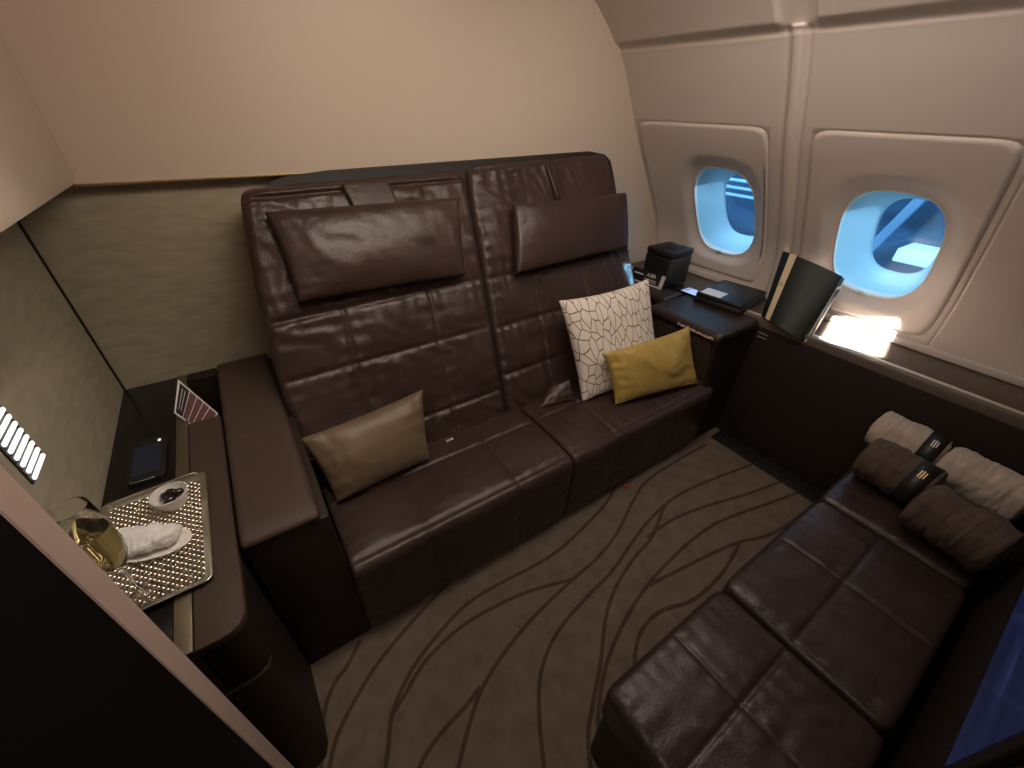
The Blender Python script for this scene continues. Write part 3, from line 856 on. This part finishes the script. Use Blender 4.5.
tb = thing('slim_display', 'slim black display glowing pale blue on the ledge beside the folder', 'display', (2.30, 1.38, .783))
box('display_body', (2.20, 1.25, .7830), (2.30, 1.46, .7920), M_blackgloss, tb, bev=.002)
box('display_screen', (2.208, 1.262, .7921), (2.292, 1.39, .7930), M_glow, tb, bev=0)
box('display_label', (2.215, 1.36, .7931), (2.285, 1.385, .7936), M_paper, tb, bev=0)

fo = thing('presentation_folder', 'flat black presentation folder with a pale card on the window ledge', 'folder', (2.34, 1.16, .783))
Mf = Matrix.Translation((2.34, 1.15, 0)) @ Matrix.Rotation(.12, 4, 'Z')
box('lower_case', (-.17, -.135, .7830), (.17, .135, .812), M_softblack, fo, bev=.006, M=Mf)
box('upper_case', (-.165, -.13, .8130), (.175, .13, .838), M_softblack, fo, bev=.006, M=Mf)
box('pale_card', (-.155, -.005, .8385), (-.055, .115, .8395), M_paper, fo, bev=0, M=Mf)

# dark green amenity pouch leaning over the ledge
pc = thing('amenity_pouch', 'dark green amenity pouch with cream band leaning on the ledge between windows', 'pouch', (2.4, .85, .79))
q = [V((2.290, .925, .786)), V((2.254, .678, .752)), V((2.44, .700, 1.050)), V((2.46, 1.015, 1.090))]   # BL, BR, TR, TL of the front face
nF = (q[1] - q[0]).cross(q[3] - q[0]).normalized()
if nF.x > 0: nF = -nF
def ff_(s, t, o=0):
    P = (q[0] * (1 - s) + q[1] * s) * (1 - t) + (q[3] * (1 - s) + q[2] * s) * t
    return P + nF * (o + .048 * math.sin(math.pi * s) ** .7 * (1 - .4 * t))
def pouch_patch(name, s0, s1, t0, t1, o, th, m, ns=26, nt_=16):
    vs, fs = [], []
    for L in (0, 1):
        for j in range(nt_ + 1):
            for i in range(ns + 1):
                s = s0 + (s1 - s0) * i / ns; t = t0 + (t1 - t0) * j / nt_
                P = ff_(s, t, o)
                if L: P = (P - nF * th) if th < .02 else (q[0] * (1 - s) + q[1] * s) * (1 - t) + (q[3] * (1 - s) + q[2] * s) * t - nF * (th + .018 * math.sin(math.pi * s))
                vs.append(P)
    n1 = ns + 1; K = n1 * (nt_ + 1)
    for j in range(nt_):
        for i in range(ns):
            a = j * n1 + i; fs.append((a, a + 1, a + n1 + 1, a + n1)); fs.append((K + a, K + a + n1, K + a + n1 + 1, K + a + 1))
    for i in range(ns):
        fs.append((i, K + i, K + i + 1, i + 1)); a = nt_ * n1 + i; fs.append((a, a + 1, K + a + 1, K + a))
    for j in range(nt_):
        a = j * n1; fs.append((a, a + n1, K + a + n1, K + a)); a = j * n1 + ns; fs.append((a, K + a, K + a + n1, a + n1))
    bm = bmesh.new(); bv = [bm.verts.new(v) for v in vs]
    for f in fs: bm.faces.new([bv[k] for k in f])
    return from_bm(name, bm, m, pc)
pouch_patch('pouch_body', 0, 1, 0, 1, 0, .045, M_green)
pouch_patch('cream_band', .15, .275, -.002, 1.002, .0012, .006, M_cream)
text('lettering', 'ET', .020, frame(ff_(.213, .55, .0025), q[3] - q[0], -(q[1] - q[0])), M_black, pc)
# open side with pale lining and zip flap
quad_solid('pouch_lining', [q[1] + V((.006, -.012, 0)), q[1] + V((.06, -.012, -.002)), q[2] + V((.02, -.012, -.05)), q[2] + V((-.02, -.010, -.05))], .004, M_lining, pc, V((0, -1, 0)))
quad_solid('zip_flap', [q[1] + V((.018, -.018, .01)), q[1] + V((.045, -.018, .01)), q[2] + V((-.0, -.018, -.06)), q[2] + V((-.035, -.016, -.06))], .004, M_black, pc, V((0, -1, 0)))

# ------------------------------------------------------------------ ottoman
ot = thing('long_ottoman', 'long dark leather ottoman bench opposite the sofa', 'ottoman', (1.3, -.03, 0))
def ocush(x0, x1, y0l, y0r, yf, us, vs, seed, z=.428, crown=.008):
    W = x1 - x0; H = yf - y0l
    return padded('cushion', quadbase((x0, y0l, z), (x1, y0r, z), (x1, yf, z), (x0, yf, z), W, H), W, H, M_leather2, ot,
                  r=.022, depth=.10, thick=.024, us=us, vs=vs, puff=.005, seam=.006, wr=.006, nu=120, nv=90, seed=seed, corner=18, sw=.006, crown=crown)
ocush(.455, .975, -.262, -.262, .20, (.27,), (.245,), 51)
ocush(.985, 1.64, -.262, -.262, .20, (.33,), (.245,), 52)
ocush(1.65, 2.262, -.262, -.262, .20, (), (), 53)
prism('base', rrect(.462, -.262, 2.262, .192, .04), 0, .40, M_body, ot)

# rolled duvets, each with a dark paper band
def roll(label, c0, c1, r, m, seed, band=None, squash=.92, gold=False):
    c0, c1 = V(c0), V(c1)
    o = thing('rolled_duvet', label, 'rolled duvet', ((c0 + c1) / 2), 'rolled duvets on the ottoman')
    ax = (c1 - c0); L = ax.length; ax.normalize()
    side = ax.cross(V((0, 0, 1))).normalized(); upv = side.cross(ax)
    vs, fs = [], []
    nl, nc = 44, 48
    # spiral end, then body, then spiral end
    prof = []
    for k in range(9): prof.append((-.0 + .004 * math.sin(k * 2.3) - .012 * (1 - k / 8) , k / 8 * .86))
    for k in range(nl + 1):
        t = k / nl; e = min(t, 1 - t) * L / .03
        prof.append((t * L, .86 + .14 * math.sqrt(max(0, 1 - (1 - min(1, e)) ** 2))))
    for k in range(9): prof.append((L - .004 * math.sin(k * 2.3) + .012 * (k / 8), .86 * (1 - k / 8)))
    for (s, f) in prof:
        t = s / L
        for k in range(nc):
            a = 2 * math.pi * k / nc
            wv = noise.noise(V((t * 10 + seed, a * 1.1 + seed, seed))) * .05 + noise.noise(V((t * 3.2 + seed * 2, math.cos(a) * 1.3, math.sin(a) * 1.3))) * .10 + noise.noise(V((t * 26, math.cos(a) * 2 + seed, math.sin(a) * 2))) * .05
            if band: wv *= min(1, max(0, abs(t - band) - .13) / .12); tight = 1 - .06 * math.exp(-((t - band) / .16) ** 2)
            else: tight = 1
            R_ = r * f * (1 + wv * (f if f < 1 else 1)) * tight
            # outer layer step of the roll
            R_ *= 1 + (.0 if band and abs(t - band) < .14 else .05) * max(0, 1 - ((a - .6) % (2 * math.pi)) / 1.0) * (1 if f > .8 else 0)
            P = c0 + ax * s + side * (R_ * math.cos(a) * 1.04) + upv * (R_ * math.sin(a) * squash)
            vs.append(P)
    m_ = len(prof)
    for i in range(m_ - 1):
        for k in range(nc): fs.append((i * nc + k, i * nc + (k + 1) % nc, (i + 1) * nc + (k + 1) % nc, (i + 1) * nc + k))
    bm = bmesh.new(); bv = [bm.verts.new(v) for v in vs]
    for f in fs: bm.faces.new([bv[k] for k in f])
    bmesh.ops.remove_doubles(bm, verts=bm.verts, dist=1e-5)
    from_bm('duvet_body', bm, m, o)
    if band:
        vs, fs = [], []; hw = .030; nb = 44
        for s, rr in ((-hw, .955), (-hw, .975), (hw, .975), (hw, .955)):
            for k in range(nb):
                a = 2 * math.pi * k / nb; R_ = r * rr
                vs.append(c0 + ax * (band * L + s) + side * (R_ * math.cos(a) * 1.04) + upv * (R_ * math.sin(a) * squash))
        for i in range(4):
            for k in range(nb): fs.append((i * nb + k, ((i + 1) % 4) * nb + k, ((i + 1) % 4) * nb + (k + 1) % nb, i * nb + (k + 1) % nb))
        pbn = mesh('paper_band', vs, fs, M_softblack, o)
        d_ = (side if side.x < 0 else -side)
        nrm_ = (upv * .80 + d_ * .60).normalized()
        R_ = r * .985
        cc = c0 + ax * (band * L) + nrm_ * (R_ * .985)
        xd = -ax if ax.y > 0 else ax
        yd = nrm_.cross(xd)
        if yd.z < 0: yd = -yd
        for k, (h, dx) in enumerate(((.030, -.008), (.034, 0), (.026, .008))):
            cen = cc + xd * dx
            quad_solid('gold_mark', [cen + xd * -.0016 + yd * -h / 2, cen + xd * .0016 + yd * -h / 2, cen + xd * .0016 + yd * h / 2, cen + xd * -.0016 + yd * h / 2], .002, M_goldtxt if gold else M_gluetxt, pbn, nrm_)
    return o
ZO = .466
roll('light beige rolled duvet nearest the window console corner', (2.150, .232, ZO + .088), (2.150, .005, ZO + .088), .093, M_roll_l, 1.3, band=.84)
roll('light beige rolled duvet nearest the black partition', (2.120, -.010, ZO + .088), (2.100, -.252, ZO + .088), .093, M_roll_l, 4.1)
roll('dark taupe rolled duvet with gold-marked black band', (1.905, .180, ZO + .090), (1.885, -.040, ZO + .090), .096, M_roll_d, 7.7, band=.80, gold=True)
roll('dark taupe rolled duvet nearest the camera without visible band', (1.775, -.030, ZO + .094), (1.735, -.255, ZO + .094), .100, M_roll_d, 9.2)

# ------------------------------------------------------------------ television on the partition
tv = thing('television', 'wall-mounted screen showing a blue picture on the black partition', 'television', (1.4, -.29, .9))
box('frame', (.785, -.299, .655), (1.96, -.283, 1.26), M_softblack, tv, bev=.004)
def tvmat():
    m = mat('blue_screen', (.01, .015, .04), .15)
    nt = m.node_tree; b = nt.nodes['Principled BSDF']
    tc = nt.nodes.new('ShaderNodeTexCoord'); mp = nt.nodes.new('ShaderNodeMapping')
    mp.inputs['Rotation'].default_value = (0, .5, 0); mp.inputs['Scale'].default_value = (2.2, 1, 16)
    nz = nt.nodes.new('ShaderNodeTexNoise'); nz.inputs['Scale'].default_value = 1.2; nz.inputs['Detail'].default_value = 3
    cr = nt.nodes.new('ShaderNodeValToRGB')
    cr.color_ramp.elements[0].position = .35; cr.color_ramp.elements[0].color = (.012, .022, .085, 1)
    cr.color_ramp.elements[1].position = .85; cr.color_ramp.elements[1].color = (.16, .24, .60, 1)
    e = cr.color_ramp.elements.new(.62); e.color = (.025, .045, .16, 1)
    nt.links.new(tc.outputs['Object'], mp.inputs[0]); nt.links.new(mp.outputs[0], nz.inputs[0]); nt.links.new(nz.outputs[0], cr.inputs[0]); nt.links.new(cr.outputs[0], b.inputs['Emission Color'])
    b.inputs['Emission Strength'].default_value = .2
    return m
box('screen', (.820, -.2832, .696), (1.92, -.2815, 1.22), tvmat(), tv, bev=0)

# ------------------------------------------------------------------ outside the windows
M_out = mat('outside_dusk_blue', (.03, .055, .10), .8, var=(1.2, .35))
def outbox(name, label, cat, lo, hi, m, M=None):
    o = box(name, lo, hi, m, None, bev=.02, M=M); tag(o, label, cat); return o
outbox('apron', 'dark blue ground seen outside through the windows', 'ground', (2.9, -14, -2.8), (26, 16, -2.7), M_out)
outbox('terminal_facade', 'dark blue facade seen outside beyond the windows', 'building', (14, -16, -2.7), (14.5, 14, 9), mat('facade_blue', (.03, .06, .11), .8, var=(.8, .5, (1, 1, 3))))
outbox('service_cart', 'bright white boxy object seen outside the larger window', 'vehicle', (7.7, .55, .02), (8.3, 1.75, .20), mat('white_body', (.85, .85, .85), .4))
outbox('boarding_strut', 'pale blue diagonal beam seen outside the larger window', 'beam', (-.05, -.07, -1.6), (.05, .07, 1.6), mat('strut_blue', (.14, .22, .32), .6), Matrix.Translation((8.9, 2.12, .55)) @ Matrix.Rotation(.34, 4, 'X'))
for k in range(3):
    o = outbox('handrail', 'pale blue horizontal rail seen outside the smaller window', 'rail', (8.0, 3.2, .42 + k * .12), (8.1, 5.6, .465 + k * .12), mat('rail_blue', (.35, .50, .66), .6)); o['group'] = 'rails outside the smaller window'

# ------------------------------------------------------------------ light
def area(name, loc, target, size, power, col, shape='RECTANGLE', sy=None, spread=180):
    l = bpy.data.lights.new(name, 'AREA'); l.energy = power; l.color = col; l.size = size; l.shape = shape
    l.size_y = sy or size; l.spread = math.radians(spread)
    o = bpy.data.objects.new(name, l); o.location = loc
    o.rotation_euler = (V(target) - V(loc)).to_track_quat('-Z', 'Y').to_euler()
    COL.objects.link(o); return o
def spot(name, loc, target, power, col, ang, blend=.6, r=.03):
    l = bpy.data.lights.new(name, 'SPOT'); l.energy = power; l.color = col; l.spot_size = math.radians(ang); l.spot_blend = blend; l.shadow_soft_size = r
    o = bpy.data.objects.new(name, l); o.location = loc
    o.rotation_euler = (V(target) - V(loc)).to_track_quat('-Z', 'Y').to_euler()
    COL.objects.link(o); return o
area('ceiling_wash', (.85, .80, 2.33), (.85, 1.35, .3), 1.4, 13.5, (1, .86, .72), sy=.35)
area('cove_light', (.3, .4, 2.3), (.4, 1.9, 1.6), 1.6, 3.2, (1, .54, .40), sy=.2)
area('aisle_side_fill', (-.75, -.35, 2.3), (.9, .9, .3), .6, 7, (1, .86, .76), sy=.6)  # added fill from the camera side, lifts the front faces of the sofa
spot('reading_light', (.55, .75, 2.3), (.75, 1.7, 1.5), 7.5, (1, .90, .76), 90, 1.0, .06)
spot('console_light', (.02, .95, 2.28), (-.42, 1.22, .7), 20, (1, .90, .78), 62, .9, .05)
area('window_wall_wash', (1.5, .6, 2.3), (2.4, .7, 1.4), 1.4, 9, (1, .86, .77), sy=.2)
area('added_ledge_beam', (1.76, .36, 1.90), (2.46, .53, .80), .22, 34, (1, .97, .92), sy=.23, spread=3)  # added narrow beam that throws the bright patch on the window ledge
# daylight through the windows
W = bpy.data.worlds.new('sky'); S.world = W; W.use_nodes = True
W.node_tree.nodes['Background'].inputs[0].default_value = (.55, .78, 1, 1)
W.node_tree.nodes['Background'].inputs[1].default_value = 3.2
sun = bpy.data.lights.new('sun', 'SUN'); sun.energy = 12; sun.color = (.62, .84, 1); sun.angle = math.radians(2)
so = bpy.data.objects.new('sun', sun); COL.objects.link(so)
so.rotation_euler = V((-.50, .72, -.33)).to_track_quat('-Z', 'Y').to_euler()

# ------------------------------------------------------------------ camera
cam = bpy.data.cameras.new('camera'); co = bpy.data.objects.new('camera', cam); COL.objects.link(co)
cam.sensor_width = 36; cam.lens = 404.7427 / 1024 * 36; cam.clip_start = .02
yaw, pit, rol = map(math.radians, (34.70522, 34.41141, 1.61626))
f = V((math.sin(yaw) * math.cos(pit), math.cos(yaw) * math.cos(pit), -math.sin(pit)))
r = V((math.cos(yaw), -math.sin(yaw), 0)); u = r.cross(f)
c, s = math.cos(rol), math.sin(rol)
X = c * r + s * u; Y = -s * r + c * u
co.matrix_world = Matrix(((X.x, Y.x, -f.x, 0), (X.y, Y.y, -f.y, 0), (X.z, Y.z, -f.z, 1.7), (0, 0, 0, 1)))
S.camera = co
S.view_settings.view_transform = 'Standard'; S.view_settings.look = 'None'; S.view_settings.gamma = 1; S.view_settings.use_curve_mapping = False
S.view_settings.exposure = .15
